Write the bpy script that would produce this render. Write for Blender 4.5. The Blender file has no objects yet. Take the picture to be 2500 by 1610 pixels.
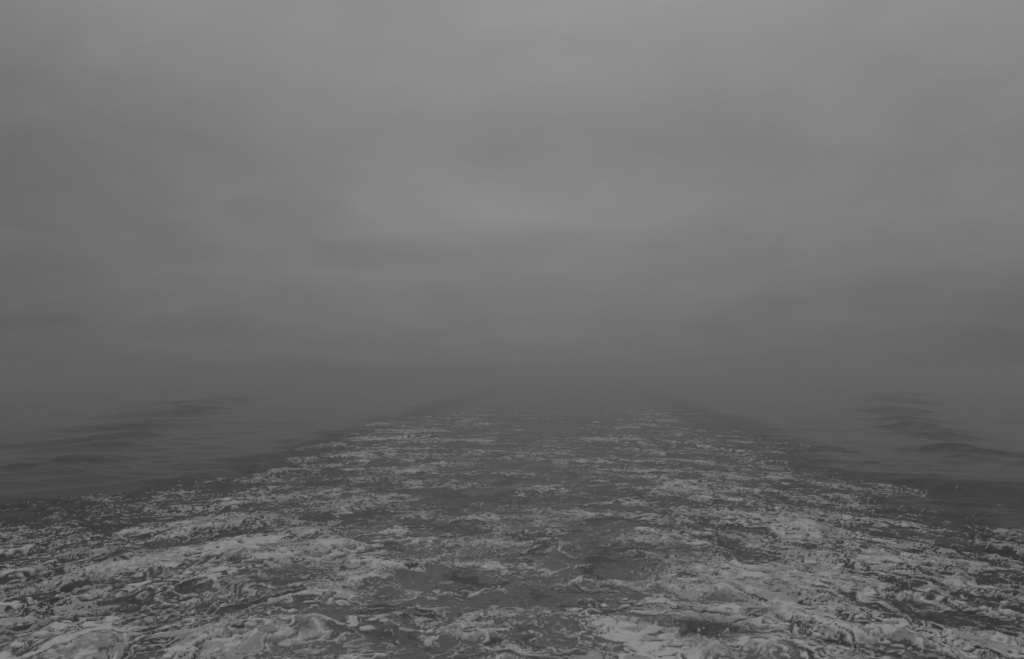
import bpy, math, random
import numpy as np
from mathutils import Vector, Matrix

scene = bpy.context.scene
COL = scene.collection
R = math.radians

# ------------------------------------------------------------------ camera
CAM_H = 4.0                                   # metres above the sea, at the ferry's stern rail
PITCH, YAW = 2.95, 3.53                       # degrees: a little above level, a little left of the wake's line
cam_data = bpy.data.cameras.new('camera')
cam_data.lens, cam_data.sensor_width = 28.0, 36.0
cam_data.clip_start, cam_data.clip_end = 0.1, 9000.0
cam = bpy.data.objects.new('camera', cam_data)
cam.location = (0.0, 0.0, CAM_H)
cam.rotation_euler = (R(90 + PITCH), 0.0, R(YAW))
COL.objects.link(cam)
scene.camera = cam

# ------------------------------------------------------------------ sky (overcast) and sun
SUN_EL, SUN_AZ = 62.0, 25.0
world = bpy.data.worlds.new('World')
scene.world = world
world.use_nodes = True
nt = world.node_tree
for n in list(nt.nodes):
    nt.nodes.remove(n)
N = nt.nodes.new
L = nt.links.new


def math_node(tree, op, a, b=None, clamp=False):
    n = tree.nodes.new('ShaderNodeMath')
    n.operation = op
    n.use_clamp = clamp
    for i, v in enumerate((a, b)):
        if v is None:
            continue
        if isinstance(v, (int, float)):
            n.inputs[i].default_value = v
        else:
            tree.links.new(v, n.inputs[i])
    return n.outputs[0]


def ramp_node(tree, fac, stops, interp='LINEAR'):
    n = tree.nodes.new('ShaderNodeValToRGB')
    n.color_ramp.interpolation = interp
    el = n.color_ramp.elements
    while len(el) < len(stops):
        el.new(0.5)
    for e, (p, v) in zip(el, stops):
        e.position = p
        e.color = (v, v, v, 1)
    tree.links.new(fac, n.inputs[0])
    return n.outputs[0]


def noise_node(tree, vec, scale, detail, rough, dist=0.0):
    n = tree.nodes.new('ShaderNodeTexNoise')
    n.inputs['Scale'].default_value = scale
    n.inputs['Detail'].default_value = detail
    n.inputs['Roughness'].default_value = rough
    n.inputs['Distortion'].default_value = dist
    tree.links.new(vec, n.inputs['Vector'])
    return n.outputs['Fac']


out = N('ShaderNodeOutputWorld')
bg = N('ShaderNodeBackground')
bg.inputs['Strength'].default_value = 0.10
sky = N('ShaderNodeTexSky')
sky.sky_type = 'NISHITA'
sky.sun_disc = False
sky.sun_elevation = R(SUN_EL)
sky.sun_rotation = R(SUN_AZ)
bw = N('ShaderNodeRGBToBW')
L(sky.outputs[0], bw.inputs[0])
tc = N('ShaderNodeTexCoord')
sep = N('ShaderNodeSeparateXYZ')
L(tc.outputs['Generated'], sep.inputs[0])
dx, dy, dz = sep.outputs
# the overcast deck: radiance grows from the horizon to the zenith
SKY_GAIN = 20.0                               # /strength 0.1, /exposure -1
deck = ramp_node(nt, dz, [(0.0, .118), (.03, .122), (.07, .150), (.12, .182), (.18, .206), (.26, .226), (.36, .255), (.45, .285), (.7, .33), (1.0, .35)], 'B_SPLINE')
# cloud sheet at one height: direction projected on a plane, curved a little so that it thins to the horizon
den = math_node(nt, 'ADD', math_node(nt, 'MAXIMUM', dz, 0.0), 0.22)
comb = N('ShaderNodeCombineXYZ')
cx = math_node(nt, 'DIVIDE', dx, den)
cy = math_node(nt, 'DIVIDE', dy, den)
L(cx, comb.inputs[0])
L(cy, comb.inputs[1])
n_big = noise_node(nt, comb.outputs[0], 0.9, 4.0, 0.52, 0.5)
mp = N('ShaderNodeMapping')
mp.inputs['Location'].default_value = (3.7, 1.3, 5.0)
mp.inputs['Rotation'].default_value = (0, 0, R(20))
L(comb.outputs[0], mp.inputs[0])
n_fine = noise_node(nt, mp.outputs[0], 3.2, 5.0, 0.55, 0.4)
c1 = math_node(nt, 'MULTIPLY', math_node(nt, 'SUBTRACT', n_big, 0.5), 0.42)
c2 = math_node(nt, 'MULTIPLY', math_node(nt, 'SUBTRACT', n_fine, 0.5), 0.26)
cl = math_node(nt, 'ADD', math_node(nt, 'ADD', c1, c2), 1.0)


def cloud_lobe(az, el, wa, we, amt):
    """A brighter or darker bank of the cloud deck, by azimuth and elevation (degrees)."""
    d = Vector((math.sin(R(az)) * math.cos(R(el)), math.cos(R(az)) * math.cos(R(el)), math.sin(R(el))))
    u = Vector((math.cos(R(az)), -math.sin(R(az)), 0))
    v = u.cross(d)
    res = []
    for ax, w in ((u, wa), (v, we)):
        dp = N('ShaderNodeVectorMath')
        dp.operation = 'DOT_PRODUCT'
        L(tc.outputs['Generated'], dp.inputs[0])
        dp.inputs[1].default_value = ax
        q = math_node(nt, 'DIVIDE', dp.outputs['Value'], math.sin(R(w)))
        res.append(math_node(nt, 'MULTIPLY', q, q))
    dp = N('ShaderNodeVectorMath')
    dp.operation = 'DOT_PRODUCT'
    L(tc.outputs['Generated'], dp.inputs[0])
    dp.inputs[1].default_value = d
    front = math_node(nt, 'GREATER_THAN', dp.outputs['Value'], 0.0)
    g = math_node(nt, 'POWER', 2.718, math_node(nt, 'MULTIPLY', math_node(nt, 'ADD', *res), -1.0))
    return math_node(nt, 'MULTIPLY', math_node(nt, 'MULTIPLY', g, front), amt)


for lobe in [(-2, 11.3, 14, 3.0, .17), (4, 15.5, 20, 2.6, -.08), (-40, 11, 17, 14, -.27), (-6, 24, 22, 8, .02),
             (-6, 8.5, 16, 1.0, -.02), (-8, 7.0, 14, 1.0, .05), (35, 2.0, 14, 5, -.27), (-4, 1.5, 20, 4, .21), (10, 16.5, 5, 1.8, -.05)]:
    cl = math_node(nt, 'ADD', cl, cloud_lobe(*lobe))
deck_bw = N('ShaderNodeRGBToBW')
L(deck, deck_bw.inputs[0])
val = math_node(nt, 'MULTIPLY', math_node(nt, 'MULTIPLY', deck_bw.outputs[0], cl), SKY_GAIN)
val = math_node(nt, 'ADD', val, math_node(nt, 'MULTIPLY', bw.outputs[0], 0.02))   # the little clear-sky light that leaks through
L(val, bg.inputs['Color'])
L(bg.outputs[0], out.inputs[0])

sun_data = bpy.data.lights.new('sun', 'SUN')
sun_data.energy = 0.5
sun_data.angle = R(40)
sun_data.color = (1.0, 1.0, 1.0)
sun = bpy.data.objects.new('sun', sun_data)
sun.rotation_euler = (R(90 - SUN_EL), 0, R(-SUN_AZ + 180))
sun.location = (0, 0, 60)
COL.objects.link(sun)

vs = scene.view_settings
vs.view_transform = 'Standard'
vs.look = 'None'
vs.exposure = -1.0
vs.gamma = 1.0
vs.use_curve_mapping = False
scene.render.engine = 'CYCLES'
scene.cycles.use_denoising = True
scene.cycles.volume_bounces = 3
scene.cycles.max_bounces = 8

# ------------------------------------------------------------------ helpers
cam_rot = Matrix.Rotation(R(YAW), 3, 'Z') @ Matrix.Rotation(R(90 + PITCH), 3, 'X')
FPX = 2500 * 28.0 / 36.0


def ray(px, py):
    return (cam_rot @ Vector(((px - 1250) / FPX, -(py - 805) / FPX, -1.0))).normalized()


def ground(px, py, z=0.0):
    d = ray(px, py)
    t = (z - CAM_H) / d.z
    return d.x * t, d.y * t


def at_range(px, py, dist):
    d = ray(px, py)
    return Vector((0, 0, CAM_H)) + d * (dist / math.hypot(d.x, d.y))


rng = np.random.default_rng(7)


def tile(n, beta, kmin, kmax, seed, sx=1.0, sy=1.0):
    """Periodic Gaussian field with a power-law spectrum, unit variance."""
    g = np.random.default_rng(seed)
    kx = np.fft.fftfreq(n)[:, None] * n * sx
    ky = np.fft.rfftfreq(n)[None, :] * n * sy
    k = np.sqrt(kx * kx + ky * ky)
    k[0, 0] = 1
    amp = k ** (-beta / 2) * np.exp(-(kmin / k) ** 4) * np.exp(-(k / kmax) ** 4)
    amp[0, 0] = 0
    f = np.fft.rfft2(g.standard_normal((n, n))) * amp
    t = np.fft.irfft2(f, s=(n, n))
    return ((t - t.mean()) / t.std()).astype(np.float32)


def samp(t, x, y, size, rot=0.0):
    """Bilinear look-up of a periodic tile of that many metres."""
    n = t.shape[0]
    c, s = math.cos(R(rot)), math.sin(R(rot))
    u = (c * x - s * y) * (n / size)
    v = (s * x + c * y) * (n / size)
    iu = np.floor(u)
    iv = np.floor(v)
    fu = (u - iu).astype(np.float32)
    fv = (v - iv).astype(np.float32)
    iu = iu.astype(np.int64) % n
    iv = iv.astype(np.int64) % n
    ju = (iu + 1) % n
    jv = (iv + 1) % n
    return (t[iu, iv] * (1 - fu) * (1 - fv) + t[ju, iv] * fu * (1 - fv) + t[iu, jv] * (1 - fu) * fv + t[ju, jv] * fu * fv)


def sstep(a, b, x):
    q = np.clip((x - a) / (b - a), 0, 1)
    return q * q * (3 - 2 * q)


def rank01(a):
    """Maps a field to 0..1 with a flat histogram."""
    s = np.sort(a.ravel()[:: max(1, a.size // 20000)])
    return np.interp(a, s, np.linspace(0, 1, s.size)).astype(np.float32)


# ------------------------------------------------------------------ the sea: a ring-shaped grid, fine where the wake lies
NR, NA = 900, 1120
r_dense = 9.0 * (260.0 / 9.0) ** (np.arange(NR) / (NR - 1))
r_all = np.concatenate([[0.3, 2, 4, 6, 7.5], r_dense, [300, 360, 460, 650, 1000, 1600, 2600]])
half = 42.0
a_dense = np.linspace(-half, half, NA) - YAW
a_rest = np.linspace(half, 360 - half, 60)[1:-1] - YAW
a_all = np.concatenate([a_dense, a_rest])
nr, na = len(r_all), len(a_all)
RR, AA = np.meshgrid(r_all, np.radians(a_all), indexing='ij')
X = RR * np.sin(AA)
Y = RR * np.cos(AA)
cell = np.maximum(np.gradient(r_all)[:, None], 0.02) * np.ones_like(X)

# wake frame: it recedes along +Y, its middle lies 1.4 m left of the camera
wx = X + 1.4
lat = np.abs(wx)
d = np.maximum(Y, 0.1)
t_low = tile(512, 3.6, 3, 60, 11)
t_mid = tile(1024, 3.9, 6, 160, 12)
t_rid = tile(1024, 4.4, 8, 200, 13)
t_rid2 = tile(1024, 4.2, 8, 200, 14)
t_fine = tile(1024, 3.2, 18, 300, 15)
t_wx = tile(512, 3.4, 3, 90, 16)
t_wy = tile(512, 3.4, 3, 90, 17)


def stirred(n, seed, steps, reach, kv=(3, 40), kc=(6, 160)):
    """A periodic field carried along by a swirling flow: threads, curls and folds, as in drifting foam."""
    psi = tile(n, 4.6, kv[0], kv[1], seed)
    vx = (np.roll(psi, -1, 1) - np.roll(psi, 1, 1))
    vy = -(np.roll(psi, -1, 0) - np.roll(psi, 1, 0))
    sc = reach / steps / math.sqrt(float((vx * vx + vy * vy).mean()))
    gx, gy = np.meshgrid(np.arange(n, dtype=np.float32), np.arange(n, dtype=np.float32), indexing='ij')
    for _ in range(steps):
        a = samp(vx, gx, gy, n)
        b = samp(vy, gx, gy, n)
        gx = gx - sc * a
        gy = gy - sc * b
    return samp(tile(n, 3.6, kc[0], kc[1], seed + 1), gx, gy, n)


t_st1 = stirred(1024, 31, 18, 100, (5, 28), (6, 30))
t_st2 = stirred(768, 41, 14, 60, (5, 24), (6, 50))

edge_n = samp(t_low, X, Y, 60.0)
half_w = 12.6 + 1.3 * sstep(-2, 2, wx) + (0.02 + 0.03 * (wx > 0)) * np.maximum(d - 30, 0) + 0.7 * samp(t_low, X, Y, 42.0) + 0.4 * edge_n + 0.55 * samp(t_mid, X, Y, 24.0) + 1.3 * np.exp(-((d - 18) / 9.0) ** 2) * (wx < 0)
s = lat / half_w                                        # 0 in the middle, 1 on the edge
in_front = sstep(2.0, 6.0, Y)
inside = (1 - sstep(0.90, 1.10, s)) * in_front          # turbulent water
near = np.exp(-np.maximum(d - 12, 0) / 14.0)            # 1 by the stern, fades astern

# --- heights
fade = lambda lam: 1.0 / (1.0 + (cell / (0.50 * lam)) ** 2)   # drops waves the grid cannot carry
swell = 0.035 * samp(t_low, X, Y * 1.6, 170.0, 20)
smooth_rip = 0.75 * (0.018 * samp(t_mid, X * 0.4, Y, 40.0, -9) + 0.008 * samp(t_mid, X * 0.5, Y, 15.0, 7) * fade(1.2)) * (1 + 0.8 * samp(t_low, X, Y, 90.0, 40))
# the churn is drawn out across the wake, and sweeps towards the ship along its two flanks
bow = lat - 4.0
ycurve = Y + 1.3 * 0.5 * (bow + np.sqrt(bow * bow + 4.0)) * (0.3 + 0.7 * np.exp(-np.maximum(d - 12, 0) / 30.0))
ax = X + 0.35 * samp(t_wx, X, Y, 19.0)
ay = ycurve + 0.35 * samp(t_wy, X, Y, 19.0)
astern = sstep(16, 42, d)
chop_a = (samp(t_mid, ax * 0.6, ay, 26.0, 13) * (1 - astern) + samp(t_mid, ax * 0.42, ay, 26.0, 8) * astern) * fade(2.2)
chop_b = samp(t_mid, ax * 0.7 + 5, ay + 9, 9.0, 20) * fade(0.8)
chop_c = samp(t_fine, X, Y, 11.0, 12) * fade(0.35)
big = samp(t_low, ax * 0.8, ay, 30.0, 20)
edge_band = np.exp(-((s - 0.93) / 0.12) ** 2)
peak = lambda q: np.where(q > 0, np.minimum(q, 2.4) * (1 + 0.22 * np.minimum(q, 2.4)), q * 0.8)
calm = 0.45 + 0.55 * sstep(0.12, 0.45, s)
h_in = (0.018 + 0.019 * near) * peak(big) * (0.5 + 0.5 * sstep(0.1, 0.5, s)) \
    + (0.014 + 0.007 * near) * peak(chop_a) * (0.45 + 0.55 * sstep(0.15, 0.5, s)) \
    + (0.0085 - 0.0030 * near) * calm * chop_b + 0.0056 * calm * chop_c * (1 + 2.4 * edge_band) + 0.010 * chop_b * edge_band
Z = swell + smooth_rip * (1 - inside * 0.5) + inside * h_in

# --- the two trains of bow waves that run out along the wake's arms
def packet(px, py, length, width, amp):
    """One short crest of the train: it runs outwards and a little towards the ship, a steep face to the viewer."""
    global Z
    x0, y0 = ground(px, py)
    sg = 1 if x0 > 0 else -1
    ux, uy = (0.76, -0.65) if sg > 0 else (-0.55, -0.835)
    along = (X - x0) * ux + (Y - y0) * uy
    across = (X - x0) * -uy * sg + (Y - y0) * ux * sg
    across = across - 0.05 * along * along / length + 0.12 * width * samp(t_low, X, Y, 30.0)
    length, amp = (length * 0.85, amp * 1.15) if sg > 0 else (length * 1.1, amp)
    env = np.exp(-(along / length) ** 2 - (across / (1.25 * width)) ** 2)
    Z += amp * env * np.cos(across / width * 1.9)


def ridge(px, py, length, width, amp):
    """The long low ridge that carries the crests along the wake's arm."""
    global Z
    x0, y0 = ground(px, py)
    th = 0.35 * (1 if x0 > 0 else -1)
    ux, uy = math.sin(th), math.cos(th)
    along = (X - x0) * ux + (Y - y0) * uy
    across = (X - x0) * uy - (Y - y0) * ux + 0.3 * width * samp(t_low, X, Y, 40.0)
    Z += amp * np.exp(-(along / length) ** 2 - (across / (1.5 * width)) ** 2) * np.cos(across / width * 1.7)


for (px, py, length, width, amp) in [
        (60, 1152, 3.0, 1.3, .12), (150, 1128, 3.2, 1.5, .24), (235, 1088, 3.2, 1.5, .18), (285, 1070, 3.6, 1.7, .26), (320, 1045, 4.2, 2.0, .36),
        (350, 1034, 4.0, 1.9, .22), (400, 1014, 5.0, 2.3, .40), (440, 1000, 5.0, 2.3, .36), (485, 985, 6.0, 2.6, .50), (530, 978, 6.5, 2.8, .44),
        (320, 1180, 3.5, 1.2, .09), (200, 1165, 4.0, 1.3, .10), (450, 1130, 4, 1.3, .05), (560, 1060, 6, 1.8, .07), (100, 1080, 5, 1.6, .08),
        (2440, 1122, 3.0, 1.4, .16), (2340, 1104, 3.2, 1.5, .28), (2285, 1064, 3.2, 1.5, .24), (2240, 1049, 3.6, 1.7, .32), (2215, 1025, 4.0, 1.9, .32),
        (2185, 1006, 4.2, 2.1, .42), (2170, 999, 4.2, 2.0, .30), (2205, 984, 5.0, 2.3, .44), (2180, 975, 5.5, 2.4, .50), (2195, 965, 6.0, 2.6, .55),
        (2450, 1200, 3.6, 1.6, .34), (2120, 1128, 4.5, 1.5, .09), (1900, 1072, 5, 1.6, .06), (2010, 1050, 5, 1.6, .06)]:
    packet(px, py, length, width, amp)
for (px, py, length, width, amp) in [(140, 1135, 6, 2.0, .12), (300, 1060, 8, 2.3, .14), (430, 1000, 12, 3.0, .18),
                                     (2350, 1108, 6, 1.9, .14), (2230, 1040, 9, 2.3, .16), (2190, 985, 14, 3.0, .20)]:
    ridge(px, py, length, width, amp)

# --- heaps thrown up close to the stern
heap_f = np.zeros_like(Z)


def heap(px, py, rx, ry, amp, sharp=2.0):
    global Z, heap_f
    x0, y0 = ground(px, py)
    q = np.sqrt(((X - x0) / rx) ** 2 + ((Y - y0) / ry) ** 2)
    e = np.exp(-q ** sharp)
    Z += amp * e
    heap_f = np.maximum(heap_f, e * min(1.0, amp / 0.16))

for hp in [(1742, 1606, .12, .26, .17, 1.6), (1765, 1612, .34, .3, .07, 2.0), (1855, 1602, .30, .34, .09, 2.0), (1440, 1470, .13, .13, .09, 1.8),
           (1540, 1525, .35, .25, .08, 2.0), (950, 1540, .10, .10, .13, 1.6), (230, 1570, .7, .4, .09, 2.0), (520, 1560, .35, .3, .07, 2.0),
           (600, 1355, .45, .6, .13, 1.8), (820, 1335, .6, .5, .12, 2.0), (1780, 1440, .45, .4, .11, 2.0), (1890, 1500, .35, .35, .08, 2.0),
           (1960, 1290, .5, .6, .13, 1.7), (1150, 1560, .8, .25, .07, 2.0), (2180, 1570, .6, .4, .08, 2.0), (760, 1530, .4, .3, .09, 2.0)]:
    heap(*hp)

# --- foam: where it lies (density), then the lace it breaks into
near2 = np.exp(-np.maximum(d - 15, 0) / 22.0)
far_fade = np.exp(-np.maximum(d - 35, 0) / 60.0)
side = sstep(0.10, 0.40, s) * (1 - sstep(0.60, 1.0, s))
dens = 0.15 + 0.25 * side * near2 + 0.13 * side * far_fade + 0.10 * far_fade * sstep(22, 40, d)
dens += 0.25 * np.exp(-(s / 0.3) ** 2) * np.exp(-((d - 14) / 6.0) ** 2)
dens *= 1 - 0.86 * sstep(0.71, 0.97, s)
dens = dens + 0.055 * samp(t_low, X, Y, 26.0, 15) * (0.4 + near2)
wob = (0.16 + 0.012 * d) * samp(t_mid, X * 0.8, Y * 0.6, 16.0, 21) + 0.20 * samp(t_wx, X * 0.6, Y * 0.4, 14.0, 63)
threads = np.zeros_like(Z)
# banks and openings read off the photograph: pixel, half-size in pixels, strength
for (px, py, rx, ry, a) in [
        # left flank
        (560, 1340, 200, 40, .26), (820, 1335, 110, 24, .34), (330, 1330, 200, 36, .14), (230, 1570, 160, 50, .34), (600, 1565, 180, 34, .30),
        (450, 1395, 170, 26, .16), (700, 1392, 110, 18, -.42), (640, 1300, 110, 14, -.30), (400, 1500, 90, 18, -.30), (180, 1488, 110, 26, -.45),
        (640, 1480, 130, 30, -.25), (760, 1530, 90, 22, .20), (870, 1400, 70, 12, .26), (770, 1265, 70, 12, -.22),
        (760, 1215, 90, 14, .28), (1000, 1200, 90, 8, -.2), (760, 1180, 70, 8, -.25), (900, 1148, 60, 6, .3), (760, 1128, 80, 6, .16),
        # middle: crest threads and smooth boils
        (1150, 1264, 110, 7, .45), (1010, 1376, 130, 8, .42), (1110, 1442, 120, 8, .45), (1030, 1484, 50, 6, .40), (1200, 1503, 70, 7, .42),
        (1250, 1385, 70, 8, .34), (1370, 1376, 70, 9, .42), (1480, 1424, 140, 9, .36), (1250, 1551, 140, 13, .45), (1140, 1527, 60, 6, .40),
        (1300, 1330, 120, 6, .30), (960, 1300, 80, 8, .34), (1050, 1325, 70, 6, .32), (1180, 1320, 50, 6, .26), (1400, 1255, 90, 6, .30),
        (1000, 1245, 70, 6, .28), (1500, 1225, 90, 6, .30), (1080, 1190, 120, 4, .30), (1330, 1197, 100, 4, .26), (1180, 1160, 160, 3, .34),
        (1420, 1125, 70, 8, .30), (1110, 1130, 90, 3, .34), (1250, 1105, 140, 3, .30), (1000, 1107, 120, 4, .30), (1300, 1080, 160, 3, .24),
        (1260, 1360, 140, 12, -.24), (1120, 1415, 55, 12, -.24), (1300, 1466, 95, 14, -.26), (1280, 1516, 70, 10, -.2), (1200, 1300, 100, 10, -.24),
        (1200, 1236, 170, 14, -.22), (990, 1520, 80, 16, -.10), (1200, 1212, 160, 8, -.16), (1450, 1600, 130, 30, -.10), (1130, 1600, 100, 12, -.2),
        # right flank
        (1540, 1330, 100, 30, .30), (1530, 1285, 130, 10, -.34), (1660, 1350, 140, 14, -.32), (1570, 1565, 90, 40, .34), (1760, 1575, 200, 40, .34),
        (1640, 1470, 160, 36, .16), (1830, 1380, 160, 32, .26), (1950, 1440, 120, 26, -.18), (2220, 1520, 90, 16, -.36), (2330, 1550, 200, 34, .18),
        (2130, 1560, 130, 28, .26), (2080, 1320, 150, 34, .14), (2290, 1340, 90, 50, -.06), (2350, 1440, 120, 40, .08), (1560, 1150, 130, 5, .40),
        (1660, 1195, 80, 8, .30), (1700, 1245, 100, 12, .2), (1850, 1260, 120, 14, .14), (2000, 1240, 110, 8, .12),
        (1735, 1543, 75, 16, -.9), (1620, 1525, 70, 10, -.3),
        # far
        (910, 1036, 60, 6, .60), (990, 1052, 110, 4, .3), (1500, 1040, 120, 4, .24), (1450, 1075, 120, 4, .26), (950, 1075, 90, 4, .3)]:
    x0, y0 = ground(px, py)
    x1, _ = ground(px + rx, py)
    _, y1 = ground(px, py - ry)
    _, y2 = ground(px, py + ry)
    wxx = abs(x1 - x0)
    wyy = abs(y1 - y2) / 2
    dens = dens + a * np.exp(-((X - x0) / wxx) ** 2 - ((Y - y0) / wyy) ** 2)
    if ry <= 10 and a >= 0.26:                          # a wavelet whose lip carries a thread of froth
        q = (Y - y0 + wob) / (max(0.12, 0.60 * wyy) * (1 + 0.5 * np.clip(samp(t_mid, X, Y, 13.0, 7), -1.2, 1.5)))
        threads = np.maximum(threads, np.exp(-q * q) * np.exp(-((X - x0) / (1.25 * wxx)) ** 4))
dens = dens + 0.06 * np.clip(big, -2, 2) * near + 0.075 * np.clip(chop_a, -2, 2)
dens = np.clip(dens, 0.0, 0.96) * inside

bx = X + 0.40 * samp(t_wx, X, Y, 17.0, 40)
by = ycurve + 0.40 * samp(t_wy, X, Y, 17.0, 40)
def lace(sx, sy):
    u, v = bx * sx, by * sy
    veins = 1.0 - np.abs(samp(t_st1, u, v, 13.0, 5))
    veins2 = 1.0 - np.abs(samp(t_st1, u + 4, v + 9, 5.5, 65))
    streak = 1.0 - np.abs(samp(t_rid2, u * 0.45, v, 4.0, 3))
    f1 = 1.0 / (1.0 + (cell / 0.14) ** 2)              # the finest threads drop out where the grid grows coarse
    return 0.34 * veins + 0.30 * f1 * veins2 + 0.24 * f1 * streak + 0.46 * samp(t_st2, u, v, 11.0, 80) + 0.06 * f1 * samp(t_fine, u, v, 9.0, 25)


pat = lace(0.75, 1.0) * (1 - astern) + lace(0.26, 0.85) * astern
pat = rank01(pat)
foam = sstep(-0.24, 0.48, pat - (1 - dens)) * inside
# most of it is a thin veil; thick white froth only on the crests and along the veins
froth = rank01(0.55 * (1 - np.abs(samp(t_rid2, bx * 0.55, by, 6.5, 44))) + 0.30 * np.clip(chop_a, -2, 2) + 0.22 * big + 0.35 * samp(t_st2, bx * 0.6, by, 8.0, 22)
               + 0.15 * samp(t_fine, bx * 0.6, by, 6.0, 70))
foam = foam * (0.60 + 0.40 * sstep(0.20, 0.75, froth))
# thin threads and flecks between the banks
fu, fv = bx * (0.70 - 0.46 * astern), by * (1 - 0.25 * astern)
pat2 = rank01(-np.abs(samp(t_st1, fu + 3, fv, 9.5, 12)) + 0.20 * samp(t_st2, fu, fv, 22.0, 61) + 0.20 * chop_a)
dens2 = (0.14 + 0.09 * near + 0.10 * side + 0.08 * edge_band * near2) * (0.45 + 0.55 * np.exp(-np.maximum(d - 35, 0) / 50.0)) * (1 + 0.5 * samp(t_low, X, Y, 23.0, 75)) * (1 - 0.95 * sstep(0.86, 1.0, s))
foam2 = sstep(-0.05 - 0.05 * astern, 0.16 + 0.10 * astern, pat2 - (1 - np.clip(dens2, 0, .5))) * inside
foam = np.maximum(foam, 0.72 * foam2)
broken = sstep(-1.1, 0.5, samp(t_st2, bx, by, 6.0, 31) + 0.5 * samp(t_rid2, bx, by, 3.0, 9))
threads = threads * (0.25 + 0.75 * broken) * inside
foam = np.maximum(foam, 0.92 * sstep(0.12, 0.85, threads))
Z = Z + 0.030 * threads
# the fine connected web that drifts over the smooth boils
web = np.exp(-(samp(t_rid2, bx * 0.50, by * 0.9, 15.0, 12) / 0.18) ** 2) * sstep(-0.5, 0.9, samp(t_mid, bx * 0.6, by, 21.0, 77) + 0.6 * samp(t_st2, bx, by, 7.0, 3))
foam = np.maximum(foam, 0.80 * web * inside * (1 - 0.45 * side) * np.exp(-(np.maximum(d - 16, 0) / 22.0) ** 2))
heap_q = np.clip(heap_f, 0, 1)
foam = np.maximum(foam, 0.98 * sstep(0.06, 0.60, heap_q) * (0.45 + 0.55 * sstep(0.2, 0.7, 0.6 * pat + 0.4 * froth)))
thin = sstep(-0.50, 0.15, pat - (1 - dens)) * inside    # bubbles just under the surface
# milky, aerated water
milk = np.exp(-(s / 0.42) ** 2) * (0.35 + 0.65 * np.exp(-((d - 12) / 40.0) ** 2)) + 0.14 * side * near2
boil = 0.5 + 0.5 * np.clip(samp(t_mid, bx * 0.7, by, 17.0, 48), -1.8, 1.8) / 1.8
milk = milk * (0.55 + 0.9 * boil) * inside + 0.72 * boil * np.exp(-(np.maximum(d - 12.0, 0) / 7.0) ** 2) * np.exp(-((wx - 1.2) / 6.0) ** 2) * inside
gx0, gy0 = ground(1738, 1546)
opening = 0.88 * np.exp(-((X - gx0 + 0.10 * samp(t_st2, X, Y, 9.0)) / 0.56) ** 2 - ((Y - gy0) / 0.70) ** 2)     # the dark hole of water behind the tallest heap
foam = foam * (1 - 0.85 * opening * (heap_q < 0.1))
thin = thin * (1 - 0.9 * opening)
milk = milk * (1 - 0.9 * opening)
milk = np.clip(0.72 * milk + (0.46 - 0.20 * side) * thin ** 1.7, 0, 1)

# foam stands up a little from the water
bump = 0.5 + 0.5 * np.clip(samp(t_st2, bx * 0.8, by, 20.0, 55), -1.5, 1.5) / 1.5
Zw = Z


def grid_faces(keep=None):
    idx = np.arange(nr * na).reshape(nr, na)
    nxt = np.roll(idx, -1, axis=1)
    q = np.stack([idx[:-1], idx[1:], nxt[1:], nxt[:-1]], axis=-1)[:, ::1]
    return q.reshape(-1, 4)


def mesh_from(name, co, quads, attrs):
    me = bpy.data.meshes.new(name)
    me.vertices.add(len(co))
    me.vertices.foreach_set('co', co.astype(np.float32).ravel())
    me.loops.add(quads.size)
    me.loops.foreach_set('vertex_index', quads.astype(np.int32).ravel())
    me.polygons.add(len(quads))
    me.polygons.foreach_set('loop_start', np.arange(0, quads.size, 4, dtype=np.int32))
    me.polygons.foreach_set('use_smooth', np.ones(len(quads), dtype=bool))
    me.update(calc_edges=True)
    for k, v in attrs.items():
        a = me.attributes.new(k, 'FLOAT', 'POINT')
        a.data.foreach_set('value', v.astype(np.float32).ravel())
    o = bpy.data.objects.new(name, me)
    COL.objects.link(o)
    return o


def new_mat(name):
    m = bpy.data.materials.new(name)
    m.use_nodes = True
    t = m.node_tree
    for n in list(t.nodes):
        t.nodes.remove(n)
    o = t.nodes.new('ShaderNodeOutputMaterial')
    p = t.nodes.new('ShaderNodeBsdfPrincipled')
    t.links.new(p.outputs[0], o.inputs[0])
    return m, t, p, o


def attr_node(t, name):
    n = t.nodes.new('ShaderNodeAttribute')
    n.attribute_name = name
    return n.outputs['Fac']


# --- water material
mw, t, p, o_ = new_mat('sea_water')
p.inputs['IOR'].default_value = 1.20
geo = t.nodes.new('ShaderNodeTexCoord')
obj_co = geo.outputs['Object']
milk_a = attr_node(t, 'milk')
turb_a = attr_node(t, 'turbulent')
rag = noise_node(t, obj_co, 9.0, 4.0, 0.6)
mk = math_node(t, 'MULTIPLY', milk_a, math_node(t, 'ADD', math_node(t, 'MULTIPLY', rag, 0.6), 0.7), True)
colr = ramp_node(t, mk, [(0.0, .003), (0.30, .012), (0.65, .055), (1.0, .17)])
t.links.new(colr, p.inputs['Base Color'])
rough = math_node(t, 'ADD', math_node(t, 'ADD', math_node(t, 'MULTIPLY', milk_a, 0.15), math_node(t, 'MULTIPLY', turb_a, 0.14)), 0.05)
t.links.new(rough, p.inputs['Roughness'])
rip1 = noise_node(t, obj_co, 5.0, 5.0, 0.62, 0.6)
mp2 = t.nodes.new('ShaderNodeMapping')
mp2.inputs['Scale'].default_value = (0.35, 1.0, 1.0)
t.links.new(obj_co, mp2.inputs[0])
rip2 = noise_node(t, mp2.outputs[0], 1.1, 5.0, 0.55, 0.3)
b1 = t.nodes.new('ShaderNodeBump')
b1.inputs['Distance'].default_value = 0.08
t.links.new(rip1, b1.inputs['Height'])
t.links.new(math_node(t, 'ADD', math_node(t, 'MULTIPLY', turb_a, 0.9), 0.02), b1.inputs['Strength'])
b2 = t.nodes.new('ShaderNodeBump')
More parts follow.
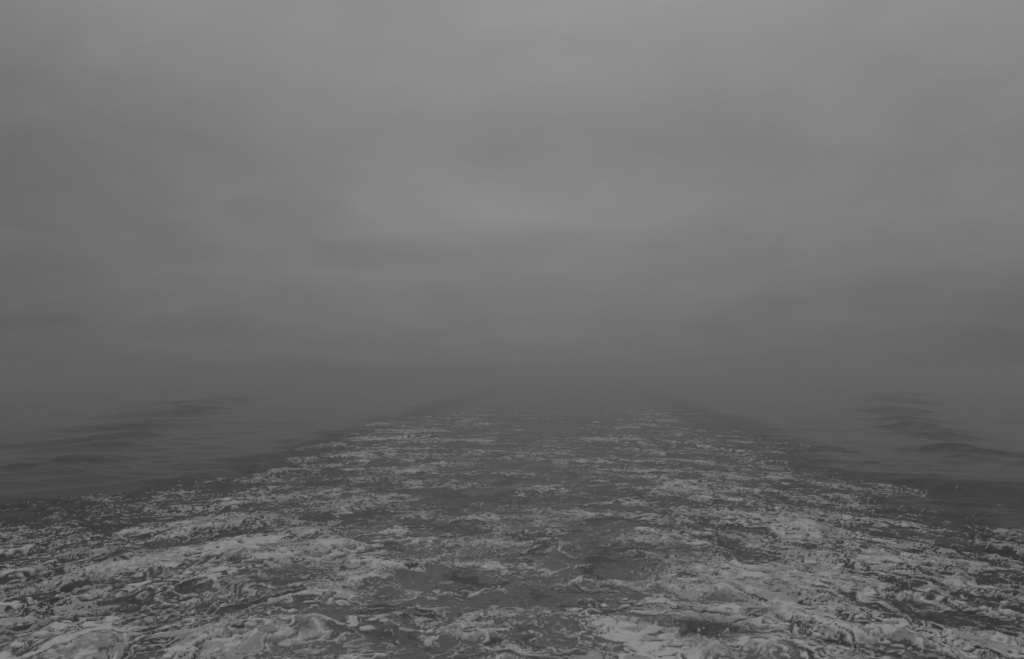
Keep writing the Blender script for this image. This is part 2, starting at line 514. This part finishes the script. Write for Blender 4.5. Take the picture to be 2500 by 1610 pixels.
b2.inputs['Distance'].default_value = 0.06
b2.inputs['Strength'].default_value = 0.30
t.links.new(rip2, b2.inputs['Height'])
t.links.new(b1.outputs[0], b2.inputs['Normal'])
t.links.new(b2.outputs[0], p.inputs['Normal'])

quads = grid_faces()
turb = inside * (0.45 + 0.75 * sstep(0.55, 0.9, s))
water = mesh_from('sea_water', np.stack([X, Y, Zw], -1).reshape(-1, 3), quads, {'milk': milk, 'turbulent': turb})
water.data.materials.append(mw)
water['kind'] = 'structure'
# close the small hole under the camera: the innermost ring is 0.3 m wide
# --- foam sheet
FT = 0.10
thick = 0.004 + (0.005 + 0.011 * near) * sstep(0.1, 1.0, foam) * (0.4 + bump)
Zf = Zw + thick
fq = foam.reshape(-1)[quads]
keep = (fq.max(axis=1) > FT)
kq = quads[keep]
used, inv = np.unique(kq.ravel(), return_inverse=True)
co = np.stack([X, Y, Zf], -1).reshape(-1, 3)[used]
foam_ob = mesh_from('wake_foam', co, inv.reshape(-1, 4), {'foam': foam.reshape(-1)[used], 'fnear': near.reshape(-1)[used]})
foam_ob['kind'] = 'stuff'
foam_ob['label'] = 'white foam lace and churned froth spread over the ferry wake'
print('verts', X.size, 'water quads', len(quads), 'foam quads', len(kq))

mf, t, p, o_ = new_mat('sea_foam')
geo = t.nodes.new('ShaderNodeTexCoord')
obj_co = geo.outputs['Object']
fa = attr_node(t, 'foam')
na_ = attr_node(t, 'fnear')
grain = noise_node(t, obj_co, 14.0, 5.0, 0.65, 0.5)
cov = math_node(t, 'ADD', fa, math_node(t, 'MULTIPLY', math_node(t, 'SUBTRACT', grain, 0.5), 0.5))
cov = ramp_node(t, cov, [(0.12, 0.0), (0.50, 0.55), (1.0, 1.0)], 'LINEAR')
p.inputs['Roughness'].default_value = 0.75
p.inputs['IOR'].default_value = 1.2
fine = noise_node(t, obj_co, 30.0, 4.0, 0.6)
fcol = ramp_node(t, math_node(t, 'ADD', math_node(t, 'MULTIPLY', fa, 0.75), math_node(t, 'MULTIPLY', fine, 0.25)), [(0.0, .26), (0.45, .50), (0.95, .83)])
t.links.new(fcol, p.inputs['Base Color'])
bb = t.nodes.new('ShaderNodeBump')
bb.inputs['Distance'].default_value = 0.05
bb.inputs['Strength'].default_value = 0.4
t.links.new(grain, bb.inputs['Height'])
t.links.new(bb.outputs[0], p.inputs['Normal'])
tr = t.nodes.new('ShaderNodeBsdfTransparent')
mx = t.nodes.new('ShaderNodeMixShader')
t.links.new(cov, mx.inputs[0])
t.links.new(tr.outputs[0], mx.inputs[1])
t.links.new(p.outputs[0], mx.inputs[2])
t.links.new(mx.outputs[0], o_.inputs[0])
foam_ob.data.materials.append(mf)

# ------------------------------------------------------------------ fog
def box_mesh(name, lo, hi):
    v = [(x, y, z) for x in (lo[0], hi[0]) for y in (lo[1], hi[1]) for z in (lo[2], hi[2])]
    f = [(0, 1, 3, 2), (4, 6, 7, 5), (0, 4, 5, 1), (2, 3, 7, 6), (0, 2, 6, 4), (1, 5, 7, 3)]
    me = bpy.data.meshes.new(name)
    me.from_pydata(v, [], f)
    o = bpy.data.objects.new(name, me)
    COL.objects.link(o)
    return o


haze = box_mesh('haze', (-2700, -2700, -1.8), (2700, 2700, 5.0))
haze['kind'] = 'stuff'
mh = bpy.data.materials.new('sea_fog')
mh.use_nodes = True
t = mh.node_tree
for n in list(t.nodes):
    t.nodes.remove(n)
o_ = t.nodes.new('ShaderNodeOutputMaterial')
pv = t.nodes.new('ShaderNodeVolumePrincipled')
pv.inputs['Color'].default_value = (.82, .82, .82, 1)
pv.inputs['Density'].default_value = 0.0112
pv.inputs['Anisotropy'].default_value = 0.68
t.links.new(pv.outputs[0], o_.inputs['Volume'])
haze.data.materials.append(mh)

# ------------------------------------------------------------------ seabirds
mb, t, p, o_ = new_mat('dark_feathers')
geo = t.nodes.new('ShaderNodeTexCoord')
fn = noise_node(t, geo.outputs['Object'], 60.0, 3.0, 0.5)
t.links.new(ramp_node(t, fn, [(0.3, .012), (0.7, .03)]), p.inputs['Base Color'])
p.inputs['Roughness'].default_value = 0.7


def bird_mesh(name, dihedral, sweep):
    """One continuous body: beak, head, breast, tail and two tapering wings, 0.36 m across."""
    rings = [(-.105, .002, .0), (-.092, .008, .0), (-.075, .019, .004), (-.055, .017, .003), (-.02, .026, -.002), (.02, .027, -.003), (.06, .018, 0), (.09, .012, .003), (.13, .016, .006)]
    nseg = 8
    v, f = [], []
    for i, (y, r_, dz_) in enumerate(rings):
        flat = 0.25 if i == len(rings) - 1 else 0.85
        wide = 1.5 if i == len(rings) - 1 else 1.0
        for k in range(nseg):
            a = 2 * math.pi * k / nseg + math.pi / nseg
            v.append((math.cos(a) * r_ * wide, y, dz_ + math.sin(a) * r_ * flat))
    for i in range(len(rings) - 1):
        for k in range(nseg):
            k2 = (k + 1) % nseg
            quad = (i * nseg + k, (i + 1) * nseg + k, (i + 1) * nseg + k2, i * nseg + k2)
            if i == 4 and k in (nseg - 1, 3):
                root = quad
                sgn = 1 if k == nseg - 1 else -1
                loop = [root[0], root[1], root[2], root[3]]
                prev = loop
                for (q, chord, th, back) in [(.06, .075, .008, -.005), (.11, .060, .006, .0), (.155, .035, .004, .02 + sweep), (.18, .008, .002, .045 + sweep)]:
                    zc = math.sin(dihedral) * q
                    xc = math.cos(dihedral) * q * sgn
                    y0 = -.025 + back
                    b = len(v)
                    lo, hi = zc - th / 2, zc + th / 2
                    za, zb = (lo, hi) if sgn > 0 else (hi, lo)
                    v.extend([(xc, y0, za), (xc, y0 + chord, za), (xc, y0 + chord, zb), (xc, y0, zb)])
                    cur = [b, b + 1, b + 2, b + 3]
                    for m in range(4):
                        m2 = (m + 1) % 4
                        f.append((prev[m], prev[m2], cur[m2], cur[m]))
                    prev = cur
                f.append(tuple(prev))
                continue
            f.append(quad)
    f.append(tuple(range(nseg))[::-1])
    f.append(tuple((len(rings) - 1) * nseg + k for k in range(nseg)))
    me = bpy.data.meshes.new(name)
    me.from_pydata(v, [], f)
    me.update()
    for pl in me.polygons:
        pl.use_smooth = True
    me.materials.append(mb)
    return me


glide = bird_mesh('seabird_gliding', R(3), .0)
flap = bird_mesh('seabird_flapping', R(38), .02)
for (px, py, dist, me, rz, rx, sc, lab) in [
        (2267, 1006, 40, glide, 8, 2, 1.0, 'dark seabird gliding on level wings just above smooth water, right of the wake'),
        (2265, 911, 52, flap, 200, 0, .55, 'tiny dark seabird in the fog above the right-hand train of bow waves'),
        (2465, 910, 52, flap, 150, 0, .55, 'tiny dark seabird in the fog at the far right edge of the photo'),
        (286, 946, 62, flap, 165, 0, .55, 'faint seabird highest and rightmost of the three low over the left water'),
        (252, 954, 64, flap, 190, 0, .55, 'faint seabird in the middle of the three low over the left water'),
        (231, 954, 66, glide, 175, 0, .55, 'faint seabird leftmost of the three low over the left water')]:
    b = bpy.data.objects.new('seabird', me)
    b.location = at_range(px, py, dist)
    b.rotation_euler = (R(rx), 0, R(rz))
    b.scale = (sc, sc, sc)
    COL.objects.link(b)
    b['label'] = lab
    b['category'] = 'bird'
    b['group'] = 'seabirds low over the misty sea'

# ------------------------------------------------------------------ drops of spray in the air by the nearest heap of foam
md, t, p, o_ = new_mat('spray_drop')
geo = t.nodes.new('ShaderNodeTexCoord')
fn = noise_node(t, geo.outputs['Object'], 40.0, 2.0, 0.5)
t.links.new(ramp_node(t, fn, [(0.3, .88), (0.7, .95)]), p.inputs['Base Color'])
p.inputs['Roughness'].default_value = 0.25
p.inputs['IOR'].default_value = 1.333


def drop_mesh():
    v, f = [(0, 0, .0215)], []
    nseg = 10
    prof = [(.007, .017), (.0125, .009), (.0155, .0), (.0145, -.008), (.009, -.0145)]
    for (r_, z) in prof:
        for k in range(nseg):
            a = 2 * math.pi * k / nseg
            v.append((r_ * math.cos(a), r_ * math.sin(a), z))
    v.append((0, 0, -.0165))
    for k in range(nseg):
        f.append((0, 1 + k, 1 + (k + 1) % nseg))
    for i in range(len(prof) - 1):
        for k in range(nseg):
            k2 = (k + 1) % nseg
            f.append((1 + i * nseg + k, 1 + (i + 1) * nseg + k, 1 + (i + 1) * nseg + k2, 1 + i * nseg + k2))
    b = 1 + (len(prof) - 1) * nseg
    for k in range(nseg):
        f.append((b + k, len(v) - 1, b + (k + 1) % nseg))
    me = bpy.data.meshes.new('water_drop')
    me.from_pydata(v, [], f)
    for pl in me.polygons:
        pl.use_smooth = True
    me.materials.append(md)
    return me


dm = drop_mesh()
for (px, py, sc, lab) in [
        (1706.5, 1539, .95, 'round spray drop in the air, uppermost on the left above the churned foam heap'),
        (1718, 1534, .6, 'tiny spray drop in the air, topmost of all above the churned foam heap'),
        (1705, 1552, .95, 'spray drop in the upper half of the stacked pair left of the foam peak'),
        (1705.4, 1557, 1.0, 'spray drop in the lower half of the stacked pair left of the foam peak'),
        (1719, 1558, 1.05, 'bright spray drop between the stacked pair and the foam peak'),
        (1724.5, 1562, 1.05, 'bright spray drop closest to the left flank of the foam peak'),
        (1759.8, 1562.5, 1.0, 'bright spray drop close to the right flank of the foam peak'),
        (1755.7, 1551, .6, 'small faint spray drop above the right flank of the foam peak'),
        (1776.7, 1538, .9, 'spray drop farthest to the right of the foam peak'),
        (1771, 1541, .6, 'small spray drop just below the one farthest right of the foam peak')]:
    b = bpy.data.objects.new('water_drop', dm)
    b.location = at_range(px, py, 10.9)
    b.scale = (sc * 1.25, sc * 1.25, sc * 1.25)
    COL.objects.link(b)
    b['label'] = lab
    b['category'] = 'water drop'
    b['group'] = 'drops of spray flying off the foam'
